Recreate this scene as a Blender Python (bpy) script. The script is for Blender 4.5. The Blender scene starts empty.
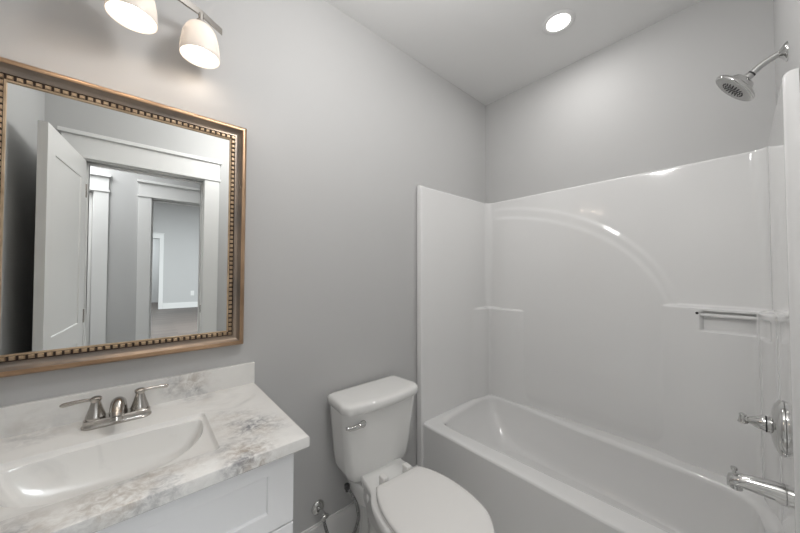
import bpy, bmesh, math, random
from math import sin, cos, pi, radians, atan2, sqrt
from mathutils import Vector, Matrix

S = bpy.context.scene
C = S.collection
random.seed(4)

# ------------------------------------------------------------------ camera
CAM = Vector((0.0, -1.4015, 1.382))
YAW, PITCH, ROLL = radians(41.02), radians(1.36), radians(0.08)
F = Vector((sin(YAW)*cos(PITCH), cos(YAW)*cos(PITCH), sin(PITCH)))
R = Vector((cos(YAW), -sin(YAW), 0))
U = R.cross(F)
R2 = R*cos(ROLL) + U*sin(ROLL)
U2 = -R*sin(ROLL) + U*cos(ROLL)
cd = bpy.data.cameras.new('camera')
cd.sensor_fit = 'HORIZONTAL'; cd.sensor_width = 36.0
cd.lens = 297.14/800*36.0
cd.clip_start = 0.02
cam = bpy.data.objects.new('camera', cd); C.objects.link(cam)
M = Matrix((R2, U2, -F)).transposed().to_4x4(); M.translation = CAM
cam.matrix_world = M
S.camera = cam

# ------------------------------------------------------------------ light
S.view_settings.view_transform = 'Standard'
S.view_settings.look = 'None'
S.view_settings.gamma = 1.0
S.view_settings.use_curve_mapping = False
S.view_settings.exposure = 0.13
w = bpy.data.worlds.new('world'); S.world = w; w.use_nodes = True
w.node_tree.nodes['Background'].inputs[0].default_value = (0.75, 0.85, 1.0, 1)
w.node_tree.nodes['Background'].inputs[1].default_value = 0.3

def area(name, loc, size, power, col=(1, 1, 1), rot=(0, 0, 0), shape='DISK', size_y=None):
    l = bpy.data.lights.new(name, 'AREA'); l.shape = shape; l.size = size
    if size_y: l.size_y = size_y
    l.energy = power; l.color = col
    o = bpy.data.objects.new(name, l); C.objects.link(o)
    o.location = loc; o.rotation_euler = rot
    return o

LIFT = 0.06           # builders below work from a datum 6 cm above the floor; everything is lifted at the end
FZ = -LIFT
H = 2.7466            # ceiling, from the datum
gl = bpy.data.lights.new('bathroom_fill_light', 'POINT'); gl.energy = 18; gl.color = (1.0, 0.982, 0.968); gl.shadow_soft_size = 0.12  # added fill lamp above the view, with no fixture in the room
go = bpy.data.objects.new('bathroom_fill_light', gl); C.objects.link(go); go.location = (0.60, -0.92, 2.40)
area('shower_downlight_beam', (1.757, -0.744, H-0.012), 0.11, 2.6, (1.0, 0.98, 0.96))
area('hall_ceiling_light', (-0.7, -2.17, H-0.02), 0.9, 22, (0.99, 0.99, 1.0))
area('living_daylight_fill', (1.0, -6.0, 3.55), 3.0, 520, (0.92, 0.97, 1.0))  # added overhead fill standing in for unseen window daylight
area('back_room_light', (-0.6, -12.2, 2.7), 1.0, 80, (0.92, 0.97, 1.0))

# ------------------------------------------------------------------ materials
def mat(name, col, rough=0.5, metal=0.0, coat=0.0, spec=0.5, emit=None, es=0, bump=None, var=0.0, vscale=4.0, trans=0, alpha=None, sss=0):
    m = bpy.data.materials.new(name); m.use_nodes = True
    nt = m.node_tree; b = nt.nodes['Principled BSDF']
    b.inputs['Base Color'].default_value = (*col, 1)
    b.inputs['Roughness'].default_value = rough
    b.inputs['Metallic'].default_value = metal
    b.inputs['Coat Weight'].default_value = coat
    b.inputs['Coat Roughness'].default_value = 0.05
    b.inputs['Specular IOR Level'].default_value = spec
    b.inputs['Transmission Weight'].default_value = trans
    if emit:
        b.inputs['Emission Color'].default_value = (*emit, 1)
        b.inputs['Emission Strength'].default_value = es
    tc = nt.nodes.new('ShaderNodeTexCoord')
    if bump:
        n = nt.nodes.new('ShaderNodeTexNoise'); n.inputs['Scale'].default_value = bump[0]; n.inputs['Detail'].default_value = 3
        bp = nt.nodes.new('ShaderNodeBump'); bp.inputs['Strength'].default_value = bump[1]; bp.inputs['Distance'].default_value = bump[2] if len(bump) > 2 else 0.002
        nt.links.new(tc.outputs['Object'], n.inputs['Vector']); nt.links.new(n.outputs['Fac'], bp.inputs['Height'])
        nt.links.new(bp.outputs['Normal'], b.inputs['Normal'])
    if var:
        n = nt.nodes.new('ShaderNodeTexNoise'); n.inputs['Scale'].default_value = vscale; n.inputs['Detail'].default_value = 2
        mp = nt.nodes.new('ShaderNodeMapRange'); mp.inputs[3].default_value = 1-var; mp.inputs[4].default_value = 1+var
        mx = nt.nodes.new('ShaderNodeVectorMath'); mx.operation = 'SCALE'; mx.inputs[0].default_value = col
        nt.links.new(tc.outputs['Object'], n.inputs['Vector']); nt.links.new(n.outputs['Fac'], mp.inputs[0])
        nt.links.new(mp.outputs[0], mx.inputs['Scale']); nt.links.new(mx.outputs[0], b.inputs['Base Color'])
    return m

m_wall = mat('light_grey_wall_paint', (0.535, 0.535, 0.532), 0.55, bump=(160, 0.05), var=0.015)
m_ceil = mat('ceiling_paint', (0.78, 0.78, 0.775), 0.7, bump=(120, 0.05))
m_trim = mat('white_trim_paint', (0.80, 0.80, 0.79), 0.35, var=0.01)
m_door = mat('white_door_paint', (0.78, 0.775, 0.76), 0.4, var=0.01)
m_cab = mat('white_cabinet_paint', (0.84, 0.84, 0.845), 0.35, var=0.01)
m_acr = mat('white_acrylic', (0.82, 0.82, 0.815), 0.09, coat=0.7, var=0.008, vscale=2)
m_porc = mat('white_porcelain', (0.83, 0.83, 0.815), 0.08, coat=0.4, var=0.006)
m_seat = mat('white_seat_plastic', (0.82, 0.81, 0.79), 0.22, var=0.006)
m_chrome = mat('chrome', (0.62, 0.62, 0.61), 0.09, 1.0, var=0.02, vscale=30)
m_nickel = mat('brushed_nickel', (0.50, 0.475, 0.445), 0.20, 1.0, var=0.05, vscale=60)
m_dark = mat('dark_rubber', (0.03, 0.03, 0.032), 0.5, var=0.1)
m_dull = mat('grey_spray_face', (0.42, 0.42, 0.41), 0.35, 0.6, var=0.03)
m_glass = mat('mirror_silver', (0.90, 0.92, 0.91), 0.0, 1.0)
m_frost = mat('frosted_white_glass', (0.80, 0.775, 0.74), 0.25, coat=0.2, emit=(1.0, 0.90, 0.80), es=0.06, var=0.01)
nt_ = m_frost.node_tree; tl_ = nt_.nodes.new('ShaderNodeBsdfTranslucent'); tl_.inputs[0].default_value = (0.9, 0.85, 0.8, 1)
mx_ = nt_.nodes.new('ShaderNodeMixShader'); mx_.inputs[0].default_value = 0.22
nt_.links.new(nt_.nodes['Principled BSDF'].outputs[0], mx_.inputs[1]); nt_.links.new(tl_.outputs[0], mx_.inputs[2])
nt_.links.new(mx_.outputs[0], nt_.nodes['Material Output'].inputs[0])
m_bulb = mat('lit_bulb', (1, 1, 1), 0.4, emit=(1.0, 0.90, 0.80), es=11)
m_lens = mat('lit_downlight_lens', (1, 1, 1), 0.5, emit=(1.0, 0.96, 0.9), es=6)
m_clear = mat('clear_acrylic', (0.86, 0.87, 0.87), 0.05, trans=0.55, coat=0.3)

def tint_noise(name, c1, c2, metal, rough, scale, stretch=(1, 1, 1), lo=0.35, hi=0.65):
    m = bpy.data.materials.new(name); m.use_nodes = True
    nt = m.node_tree; b = nt.nodes['Principled BSDF']
    b.inputs['Metallic'].default_value = metal; b.inputs['Roughness'].default_value = rough
    tc = nt.nodes.new('ShaderNodeTexCoord'); mp = nt.nodes.new('ShaderNodeMapping'); mp.inputs['Scale'].default_value = stretch
    n = nt.nodes.new('ShaderNodeTexNoise'); n.inputs['Scale'].default_value = scale; n.inputs['Detail'].default_value = 5
    r = nt.nodes.new('ShaderNodeValToRGB'); r.color_ramp.elements[0].position = lo; r.color_ramp.elements[1].position = hi
    r.color_ramp.elements[0].color = (*c1, 1); r.color_ramp.elements[1].color = (*c2, 1)
    nt.links.new(tc.outputs['Object'], mp.inputs[0]); nt.links.new(mp.outputs[0], n.inputs['Vector'])
    nt.links.new(n.outputs['Fac'], r.inputs[0]); nt.links.new(r.outputs[0], b.inputs['Base Color'])
    return m
m_copper = tint_noise('worn_copper_gilt', (0.40, 0.26, 0.16), (0.55, 0.37, 0.235), 0.85, 0.36, 7)
m_bronze = tint_noise('aged_bronze_gilt', (0.20, 0.175, 0.155), (0.36, 0.28, 0.215), 0.8, 0.34, 6)
m_bead = tint_noise('antique_gold_beads', (0.42, 0.30, 0.19), (0.66, 0.50, 0.34), 0.75, 0.38, 14)
m_beadback = mat('black_brown_bead_channel', (0.075, 0.048, 0.033), 0.5, 0.2, var=0.2)
m_braid = tint_noise('braided_steel', (0.10, 0.10, 0.10), (0.42, 0.42, 0.42), 0.9, 0.35, 240)

# wood floor
def make_floor_mat():
    m = bpy.data.materials.new('grey_brown_plank_floor'); m.use_nodes = True
    nt = m.node_tree; b = nt.nodes['Principled BSDF']; b.inputs['Roughness'].default_value = 0.45
    tc = nt.nodes.new('ShaderNodeTexCoord')
    br = nt.nodes.new('ShaderNodeTexBrick'); br.inputs['Scale'].default_value = 1.0
    br.inputs['Brick Width'].default_value = 1.2; br.inputs['Row Height'].default_value = 0.18
    br.inputs['Mortar Size'].default_value = 0.0015
    br.inputs['Color1'].default_value = (0.060, 0.048, 0.042, 1); br.inputs['Color2'].default_value = (0.098, 0.080, 0.070, 1)
    br.inputs['Mortar'].default_value = (0.045, 0.035, 0.03, 1)
    mp = nt.nodes.new('ShaderNodeMapping'); mp.inputs['Scale'].default_value = (2, 30, 1)
    n = nt.nodes.new('ShaderNodeTexNoise'); n.inputs['Scale'].default_value = 2; n.inputs['Detail'].default_value = 6
    mx = nt.nodes.new('ShaderNodeMix'); mx.data_type = 'RGBA'; mx.blend_type = 'OVERLAY'; mx.inputs[0].default_value = 0.6
    nt.links.new(tc.outputs['Object'], br.inputs['Vector'])
    nt.links.new(tc.outputs['Object'], mp.inputs[0]); nt.links.new(mp.outputs[0], n.inputs['Vector'])
    nt.links.new(br.outputs['Color'], mx.inputs[6]); nt.links.new(n.outputs['Fac'], mx.inputs[7])
    nt.links.new(mx.outputs[2], b.inputs['Base Color'])
    return m
m_floor = make_floor_mat()

def make_tile():
    m = bpy.data.materials.new('pale_grey_bounce_tile'); m.use_nodes = True
    nt = m.node_tree; b = nt.nodes['Principled BSDF']; b.inputs['Roughness'].default_value = 0.35
    tc = nt.nodes.new('ShaderNodeTexCoord'); br = nt.nodes.new('ShaderNodeTexBrick'); br.inputs['Scale'].default_value = 1.0
    br.inputs['Brick Width'].default_value = 0.6; br.inputs['Row Height'].default_value = 0.3; br.inputs['Mortar Size'].default_value = 0.002
    br.inputs['Color1'].default_value = (0.60, 0.59, 0.57, 1); br.inputs['Color2'].default_value = (0.64, 0.63, 0.61, 1); br.inputs['Mortar'].default_value = (0.4, 0.4, 0.39, 1)
    nt.links.new(tc.outputs['Object'], br.inputs['Vector']); nt.links.new(br.outputs['Color'], b.inputs['Base Color'])
    return m
m_tile = make_tile()  # unseen floor finish, made up pale to bounce light onto the lower room

# cultured marble: white, grey-brown clouds in given spots
def make_marble():
    m = bpy.data.materials.new('clouded_white_marble'); m.use_nodes = True
    nt = m.node_tree; b = nt.nodes['Principled BSDF']; L = nt.links
    b.inputs['Roughness'].default_value = 0.15; b.inputs['Coat Weight'].default_value = 0.15
    tc = nt.nodes.new('ShaderNodeTexCoord')
    # distortion
    nd = nt.nodes.new('ShaderNodeTexNoise'); nd.inputs['Scale'].default_value = 9; nd.inputs['Detail'].default_value = 5
    L.new(tc.outputs['Object'], nd.inputs['Vector'])
    sub = nt.nodes.new('ShaderNodeVectorMath'); sub.operation = 'SUBTRACT'; sub.inputs[1].default_value = (0.5, 0.5, 0.5)
    L.new(nd.outputs['Color'], sub.inputs[0])
    sc = nt.nodes.new('ShaderNodeVectorMath'); sc.operation = 'SCALE'; sc.inputs['Scale'].default_value = 0.16
    L.new(sub.outputs[0], sc.inputs[0])
    ad = nt.nodes.new('ShaderNodeVectorMath'); ad.operation = 'ADD'
    L.new(tc.outputs['Object'], ad.inputs[0]); L.new(sc.outputs[0], ad.inputs[1])
    mask = None
    spots = [((0.255, -0.41, 0.85), 0.125, 1.0), ((0.275, -0.30, 0.85), 0.09, .62), ((0.225, -0.55, 0.84), 0.13, 1.0), ((0.20, -0.26, 0.85), 0.07, .35),
             ((-0.02, -0.53, 0.85), 0.16, .8), ((-0.17, -0.55, 0.85), 0.12, .6), ((0.14, -0.01, 0.90), 0.11, .75),
             ((-0.23, -0.05, 0.85), 0.10, .3), ((0.10, -0.50, 0.85), 0.09, .4)]
    for c, r, a in spots:
        d = nt.nodes.new('ShaderNodeVectorMath'); d.operation = 'DISTANCE'; d.inputs[1].default_value = c
        L.new(ad.outputs[0], d.inputs[0])
        mr = nt.nodes.new('ShaderNodeMapRange'); mr.interpolation_type = 'SMOOTHSTEP'
        mr.inputs[1].default_value = r; mr.inputs[2].default_value = 0.0; mr.inputs[3].default_value = 0; mr.inputs[4].default_value = a
        L.new(d.outputs['Value'], mr.inputs[0])
        if mask is None: mask = mr.outputs[0]
        else:
            mm = nt.nodes.new('ShaderNodeMath'); mm.operation = 'MAXIMUM'
            L.new(mask, mm.inputs[0]); L.new(mr.outputs[0], mm.inputs[1]); mask = mm.outputs[0]
    n1 = nt.nodes.new('ShaderNodeTexNoise'); n1.inputs['Scale'].default_value = 48; n1.inputs['Detail'].default_value = 7; n1.inputs['Roughness'].default_value = .68
    n1.inputs['Distortion'].default_value = 0.5
    L.new(tc.outputs['Object'], n1.inputs['Vector'])
    r1 = nt.nodes.new('ShaderNodeMapRange'); r1.inputs[1].default_value = 0.36; r1.inputs[2].default_value = 0.60
    L.new(n1.outputs['Fac'], r1.inputs[0])
    mu = nt.nodes.new('ShaderNodeMath'); mu.operation = 'MULTIPLY'; L.new(mask, mu.inputs[0]); L.new(r1.outputs[0], mu.inputs[1])
    # faint clouds everywhere
    n2 = nt.nodes.new('ShaderNodeTexNoise'); n2.inputs['Scale'].default_value = 7; n2.inputs['Detail'].default_value = 6; n2.inputs['Distortion'].default_value = 1
    L.new(tc.outputs['Object'], n2.inputs['Vector'])
    r2 = nt.nodes.new('ShaderNodeMapRange'); r2.inputs[1].default_value = 0.55; r2.inputs[2].default_value = 0.8; r2.inputs[4].default_value = 0.35
    L.new(n2.outputs['Fac'], r2.inputs[0])
    ma = nt.nodes.new('ShaderNodeMath'); ma.operation = 'ADD'; ma.use_clamp = True
    L.new(mu.outputs[0], ma.inputs[0]); L.new(r2.outputs[0], ma.inputs[1])
    n3 = nt.nodes.new('ShaderNodeTexNoise'); n3.inputs['Scale'].default_value = 11
    L.new(tc.outputs['Object'], n3.inputs['Vector'])
    r3 = nt.nodes.new('ShaderNodeValToRGB'); r3.color_ramp.elements[0].position = .45; r3.color_ramp.elements[1].position = .6
    r3.color_ramp.elements[0].color = (0.25, 0.25, 0.265, 1); r3.color_ramp.elements[1].color = (0.42, 0.365, 0.315, 1)
    L.new(n3.outputs['Fac'], r3.inputs[0])
    mx = nt.nodes.new('ShaderNodeMix'); mx.data_type = 'RGBA'
    mx.inputs[6].default_value = (0.82, 0.81, 0.785, 1)
    L.new(ma.outputs[0], mx.inputs[0]); L.new(r3.outputs[0], mx.inputs[7]); L.new(mx.outputs[2], b.inputs['Base Color'])
    return m
m_marble = make_marble()

# ------------------------------------------------------------------ mesh helpers
def obj(name, bm, m=None, parent=None, smooth=None, bevel=None, loc=None):
    bmesh.ops.remove_doubles(bm, verts=bm.verts, dist=1e-6)
    bmesh.ops.recalc_face_normals(bm, faces=bm.faces)
    me = bpy.data.meshes.new(name); bm.to_mesh(me); bm.free()
    o = bpy.data.objects.new(name, me); C.objects.link(o)
    if m: me.materials.append(m)
    if smooth is not None:
        me.polygons.foreach_set('use_smooth', [True]*len(me.polygons))
        if smooth < 180: me.set_sharp_from_angle(angle=radians(smooth))
    if bevel:
        b = o.modifiers.new('bevel', 'BEVEL'); b.width = bevel; b.segments = 3; b.limit_method = 'ANGLE'; b.angle_limit = radians(40)
        me.polygons.foreach_set('use_smooth', [True]*len(me.polygons))
        b.harden_normals = True
    if parent: o.parent = parent
    if loc: o.location = loc
    return o

def bx(bm, x0, x1, y0, y1, z0, z1):
    vs = [bm.verts.new((x, y, z)) for x in (x0, x1) for y in (y0, y1) for z in (z0, z1)]
    for f in ((0, 1, 3, 2), (4, 6, 7, 5), (0, 4, 5, 1), (2, 3, 7, 6), (0, 2, 6, 4), (1, 5, 7, 3)):
        bm.faces.new([vs[i] for i in f])

def box(name, x0, x1, y0, y1, z0, z1, m, parent=None, bevel=None):
    bm = bmesh.new(); bx(bm, min(x0, x1), max(x0, x1), min(y0, y1), max(y0, y1), min(z0, z1), max(z0, z1))
    return obj(name, bm, m, parent, bevel=bevel)

def loft(bm, loops, close=True, cap0=False, cap1=False):
    rings = [[bm.verts.new(p) for p in l] for l in loops]
    n = len(rings[0])
    for a, b in zip(rings, rings[1:]):
        for i in range(n if close else n-1):
            j = (i+1) % n
            try: bm.faces.new((a[i], a[j], b[j], b[i]))
            except ValueError: pass
    if cap0: bm.faces.new(rings[0][::-1])
    if cap1: bm.faces.new(rings[-1])
    return rings

def frame_of(ax):
    ax = Vector(ax).normalized()
    t = Vector((0, 0, 1)) if abs(ax.z) < 0.9 else Vector((1, 0, 0))
    a = ax.cross(t).normalized(); b = ax.cross(a)
    return a, b, ax

def lathe(bm, prof, origin, axis, seg=40, cap=True):
    """prof: list of (radius, distance along axis)"""
    a, b, ax = frame_of(axis); o = Vector(origin)
    loops = [[o + ax*h + a*(max(r, 1e-5)*cos(2*pi*i/seg)) + b*(max(r, 1e-5)*sin(2*pi*i/seg)) for i in range(seg)] for r, h in prof]
    loft(bm, loops, cap0=cap, cap1=cap)

def tube(bm, pts, rad, seg=14, cap=True):
    pts = [Vector(p) for p in pts]; n = len(pts)
    rads = rad if isinstance(rad, (list, tuple)) else [rad]*n
    tang = [(pts[min(i+1, n-1)]-pts[max(i-1, 0)]).normalized() for i in range(n)]
    a, b, _ = frame_of(tang[0]); loops = []
    for i, p in enumerate(pts):
        t = tang[i]; a = (a - t*a.dot(t)).normalized(); b = t.cross(a)
        loops.append([p + (a*cos(2*pi*k/seg)+b*sin(2*pi*k/seg))*rads[i] for k in range(seg)])
    loft(bm, loops, cap0=cap, cap1=cap)

def smoothpath(ctrl, n=8, closed=False):
    P = [Vector(p) for p in ctrl]; out = []; m = len(P)
    rng = range(m) if closed else range(m-1)
    for i in rng:
        if closed: p0, p1, p2, p3 = P[(i-1) % m], P[i], P[(i+1) % m], P[(i+2) % m]
        else: p0, p1, p2, p3 = P[max(i-1, 0)], P[i], P[i+1], P[min(i+2, m-1)]
        for k in range(n):
            t = k/n
            out.append(0.5*((2*p1)+(p2-p0)*t+(2*p0-5*p1+4*p2-p3)*t*t+(3*p1-p0-3*p2+p3)*t**3))
    if not closed: out.append(P[-1])
    return out

def sm(e0, e1, x):
    t = max(0, min(1, (x-e0)/(e1-e0))); return t*t*(3-2*t)

def thing(name, label, cat, loc=(0, 0, 0), rotz=0, group=None):
    o = bpy.data.objects.new(name, None); C.objects.link(o); o.empty_display_size = 0.05
    o.location = loc; o.rotation_euler = (0, 0, rotz)
    o['label'] = label; o['category'] = cat
    if group: o['group'] = group
    return o
def struct(o, label=None):
    o['kind'] = 'structure'
    if label: o['label'] = label
    return o

# ------------------------------------------------------------------ the room
XB = 2.179; YC = -1.518; XW = -0.478
D0, D1, DH = -0.294, 0.370, 2.045       # doorway in the south wall
WT = 0.13
HY = -2.70                               # hall far wall face
def boxes(name, lst, m):
    bm = bmesh.new()
    for b in lst: bx(bm, *b)
    return struct(obj(name, bm, m))
boxes('floor', [(-4.2, 5.2, -13.2, YC-WT/2, FZ-0.1, FZ)], m_floor)
boxes('floor_bathroom', [(-4.2, 5.2, YC-WT/2, 0.12, FZ-0.1, FZ)], m_tile)
boxes('ceiling', [(-4.2, 5.2, HY-0.06, 0.12, H, H+0.1)], m_ceil)
boxes('ceiling_living', [(-4.2, 5.2, -13.2, HY-0.06, 3.6, 3.7)], m_ceil)
boxes('wall_north', [(XW-0.12, XB+0.12, 0, 0.12, FZ, H)], m_wall)
boxes('wall_east', [(XB, XB+0.12, YC, 0, FZ, H)], m_wall)
boxes('wall_west', [(XW-0.12, XW, YC, 0, FZ, H)], m_wall)
boxes('wall_south', [(-2.4, D0-0.02, YC-WT, YC, FZ, H), (D1+0.02, 3.0, YC-WT, YC, FZ, H), (D0-0.02, D1+0.02, YC-WT, YC, DH+0.02, H)], m_wall)
# hall far wall with two openings
E0, E1 = 0.075, 0.89      # opening to the living room
K0, K1 = -1.13, -0.362    # hall door
boxes('wall_hall', [(-2.4, K0-0.02, HY-WT, HY, FZ, H), (K1+0.02, E0-0.02, HY-WT, HY, FZ, H), (E1+0.02, 3.0, HY-WT, HY, FZ, H),
                    (K0-0.02, K1+0.02, HY-WT, HY, DH+0.02, H), (E0-0.02, E1+0.02, HY-WT, HY, DH+0.02, H),
                    (-4.2, 5.2, HY-WT, HY-0.06, H, 3.6), (-4.2, -2.4, HY-WT, HY, FZ, H), (3.0, 5.2, HY-WT, HY, FZ, H)], m_wall)
boxes('wall_hall_west', [(-2.5, -2.4, HY, YC-WT, FZ, H)], m_wall)
boxes('wall_hall_east', [(3.0, 3.1, HY, YC-WT, FZ, H)], m_wall)
boxes('wall_closet', [(-1.3, -1.2, HY-0.8, HY-WT, FZ, H), (-0.16, -0.10, HY-0.8, HY-WT, FZ, H), (-1.3, -0.10, HY-0.86, HY-0.8, FZ, H)], m_wall)
LY = -10.9
G0, G1 = -0.50, 0.42     # opening in the far living room wall
boxes('wall_living_south', [(-4.2, G0, LY-WT, LY, FZ, 3.6), (G1, 5.2, LY-WT, LY, FZ, 3.6), (G0, G1, LY-WT, LY, 2.2, 3.6)], m_wall)
boxes('wall_living_west', [(-4.3, -4.2, -13.2, HY, FZ, 3.6)], m_wall)
boxes('wall_living_east', [(5.2, 5.3, -13.2, HY, FZ, 3.6)], m_wall)
boxes('wall_far_room', [(-4.2, 5.2, -13.3, -13.2, FZ, 3.6)], m_wall)

def casing(n, x0, x1, ztop, yf, sgn, w=0.110, lab=None):
    """door casing on a wall face yf, projecting towards sgn*y; jambs line the opening"""
    bm = bmesh.new()
    def b(a0, a1, d0, d1, z0, z1):
        ys = sorted((yf+sgn*d0, yf+sgn*d1)); bx(bm, a0, a1, ys[0], ys[1], z0, z1)
    b(x0-w, x0-0.006, 0, 0.019, FZ, ztop+0.01)
    b(x1+0.006, x1+w, 0, 0.019, FZ, ztop+0.01)
    b(x0-w-0.008, x1+w+0.008, 0, 0.030, ztop+0.01, ztop+0.028)     # bead
    b(x0-w, x1+w, 0, 0.021, ztop+0.028, ztop+0.155)                # frieze
    b(x0-w-0.014, x1+w+0.014, 0, 0.045, ztop+0.155, ztop+0.180)    # cap
    return struct(obj(f'trim_{n}', bm, m_trim, bevel=0.002), lab)
def jambs(n, x0, x1, ztop, ya, yb):
    bm = bmesh.new(); ym = (ya+yb)/2
    for a, b_ in ((x0-0.0195, x0), (x1, x1+0.0195)): bx(bm, a, b_, yb, ya, FZ, ztop)
    bx(bm, x0-0.0195, x1+0.0195, yb, ya, ztop, ztop+0.0195)
    # stops
    bx(bm, x0, x0+0.011, ym-0.018, ym+0.018, FZ, ztop); bx(bm, x1-0.011, x1, ym-0.018, ym+0.018, FZ, ztop)
    bx(bm, x0+0.011, x1-0.011, ym-0.018, ym+0.018, ztop-0.011, ztop)
    return struct(obj(f'trim_{n}', bm, m_trim, bevel=0.0015))
casing(1, D0, D1, DH, YC, 1, lab='white craftsman casing around the bathroom doorway')
casing(2, D0, D1, DH, YC-WT, -1)
jambs(3, D0, D1, DH, YC, YC-WT)
casing(4, E0, E1, DH, HY, 1, lab='white craftsman casing around the opening to the far room')
jambs(5, E0, E1, DH, HY, HY-WT)
casing(6, K0, K1, DH, HY, 1, lab='white craftsman casing around the hall door')
jambs(7, K0, K1, DH, HY, HY-WT)
casing(8, G0, G1, 2.2, LY, 1)
bm = bmesh.new(); bx(bm, D1-0.003, D1+0.0005, YC-0.044, YC-0.016, 0.97, 1.03)
strike = struct(obj('trim_strike_plate', bm, m_nickel, parent=bpy.data.objects['trim_3']))

# baseboards
boxes('baseboard_north', [(0.36, 1.375, -0.014, 0, FZ, 0.078), (0.36, 1.375, -0.010, 0, 0.078, 0.086)], m_trim)
boxes('baseboard_west', [(XW, XW+0.014, YC, -0.56, FZ, 0.1)], m_trim)
boxes('baseboard_south', [(D1+0.116, 1.375, YC, YC+0.014, FZ, 0.1)], m_trim)
boxes('baseboard_hall', [(K1+0.115, E0-0.115, HY, HY+0.014, FZ, 0.13), (-2.4, K0-0.115, HY, HY+0.014, FZ, 0.13), (E1+0.115, 3.0, HY, HY+0.014, FZ, 0.13)], m_trim)
boxes('baseboard_living', [(G1+0.115, 5.2, LY, LY+0.016, FZ, 0.12)], m_trim)

# doors: leaf with recessed panels
def panel_slab(x0, x1, y0, y1, z0, z1, holes, dep, both=False):
    """slab in the xz plane; front face at y0 with recessed panels cut as one skin"""
    bm = bmesh.new()
    xs = sorted({x0, x1, *[q for h_ in holes for q in h_[:2]]}); zs = sorted({z0, z1, *[q for h_ in holes for q in h_[2:]]})
    def face(y, s):
        for i in range(len(xs)-1):
            for j in range(len(zs)-1):
                xm_, zm_ = (xs[i]+xs[i+1])/2, (zs[j]+zs[j+1])/2
                hole = any(a < xm_ < b_ and c < zm_ < d for a, b_, c, d in holes)
                if not hole: bm.faces.new([bm.verts.new(p) for p in ((xs[i], y, zs[j]), (xs[i+1], y, zs[j]), (xs[i+1], y, zs[j+1]), (xs[i], y, zs[j+1]))])
        for a, b_, c, d in holes:
            l0 = [(a, y, c), (b_, y, c), (b_, y, d), (a, y, d)]; e = 0.002
            l1 = [(a+e, y+s*dep, c+e), (b_-e, y+s*dep, c+e), (b_-e, y+s*dep, d-e), (a+e, y+s*dep, d-e)]
            loft(bm, [l0, l1], cap1=True)
    face(y0, 1)
    if both: face(y1, -1)
    else: bm.faces.new([bm.verts.new(p) for p in ((x0, y1, z0), (x1, y1, z0), (x1, y1, z1), (x0, y1, z1))])
    for z_ in (z0, z1):
        for i in range(len(xs)-1): bm.faces.new([bm.verts.new(p) for p in ((xs[i], y0, z_), (xs[i+1], y0, z_), (xs[i+1], y1, z_), (xs[i], y1, z_))])
    for x_ in (x0, x1):
        for j in range(len(zs)-1): bm.faces.new([bm.verts.new(p) for p in ((x_, y0, zs[j]), (x_, y1, zs[j]), (x_, y1, zs[j+1]), (x_, y0, zs[j+1]))])
    bmesh.ops.remove_doubles(bm, verts=bm.verts, dist=1e-5)
    return bm
def door_leaf(name, w, h, t, label, loc, rz, knob_side=1, panels=((0.12, 0.62), (0.72, 1.88))):
    """leaf from local x 0..w, y 0..t ; shaker panels on both faces"""
    st = 0.105
    bm = panel_slab(0, w, 0, t, FZ, h, [(st, w-st, a, b_) for a, b_ in panels], 0.006, both=True)
    o = struct(obj(name, bm, m_door, bevel=0.0015), label)
    o.location = loc; o.rotation_euler = (0, 0, rz)
    k = bmesh.new()
    for s, y in ((-1, 0), (1, t)):
        lathe(k, [(0.032, 0), (0.032, 0.006), (0.012, 0.009), (0.011, 0.03), (0.02, 0.036), (0.027, 0.048), (0.024, 0.060), (0.010, 0.066)],
              (w-0.062, y, 0.86), (0, s, 0), 24)
    obj('door_knob', k, m_nickel, o, smooth=40)
    hb = bmesh.new()
    for z in (0.2, 1.0, h-0.2): lathe(hb, [(0.006, 0), (0.006, 0.09)], (0.0, 0.0 if knob_side > 0 else t, z-0.045), (0, 0, 1), 12)
    obj('door_hinge', hb, m_nickel, o, smooth=40)
    return o
# bathroom door, hinged at the west jamb and swung into the room
door_leaf('door_1', 0.664, 2.037, 0.035, 'white panelled bathroom door standing open, seen in the mirror', (D0+0.004, YC+0.003, 0.006), radians(95.6), panels=((0.13, 0.84), (0.965, 1.905)))
door_leaf('door_2', K1-K0-0.008, 2.035, 0.035, 'white panelled hall door standing almost closed, seen in the mirror', (K0+0.003, HY-0.045, 0.006), radians(-1.2))

# recessed downlight over the tub
t = thing('recessed_downlight', 'round lit recessed downlight in the ceiling above the bathtub', 'ceiling light', (1.757, -0.744, H))
bm = bmesh.new(); lathe(bm, [(0.059, -0.001), (0.082, -0.001), (0.084, -0.003), (0.080, -0.006), (0.068, -0.007), (0.060, -0.004), (0.058, -0.001)], (0, 0, 0), (0, 0, 1), 48, cap=False)
obj('trim_ring', bm, m_ceil, t, smooth=50)
bm = bmesh.new(); lathe(bm, [(0.0001, -0.0045), (0.060, -0.0035)], (0, 0, 0), (0, 0, 1), 48, cap=False); obj('lens', bm, m_lens, t, smooth=60)

# ------------------------------------------------------------------ one-piece tub and surround
XT, ST, RZ = 1.3806, 1.903, 0.356
XI, YA, YI = 2.159, -0.030, -1.488
unit = thing('tub_shower_unit', 'glossy white one-piece bathtub and shower surround with moulded arch and ledges', 'bathtub', (XT, 0, 0))
def uobj(name, bm, m, smooth=None, bevel=None, parent=None):
    o = obj(name, bm, m, smooth=smooth, bevel=bevel)
    o.parent = parent or unit
    o.matrix_parent_inverse = (Matrix.Identity(4) if parent else Matrix.Translation((-XT, 0, 0)))
    return o
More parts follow.
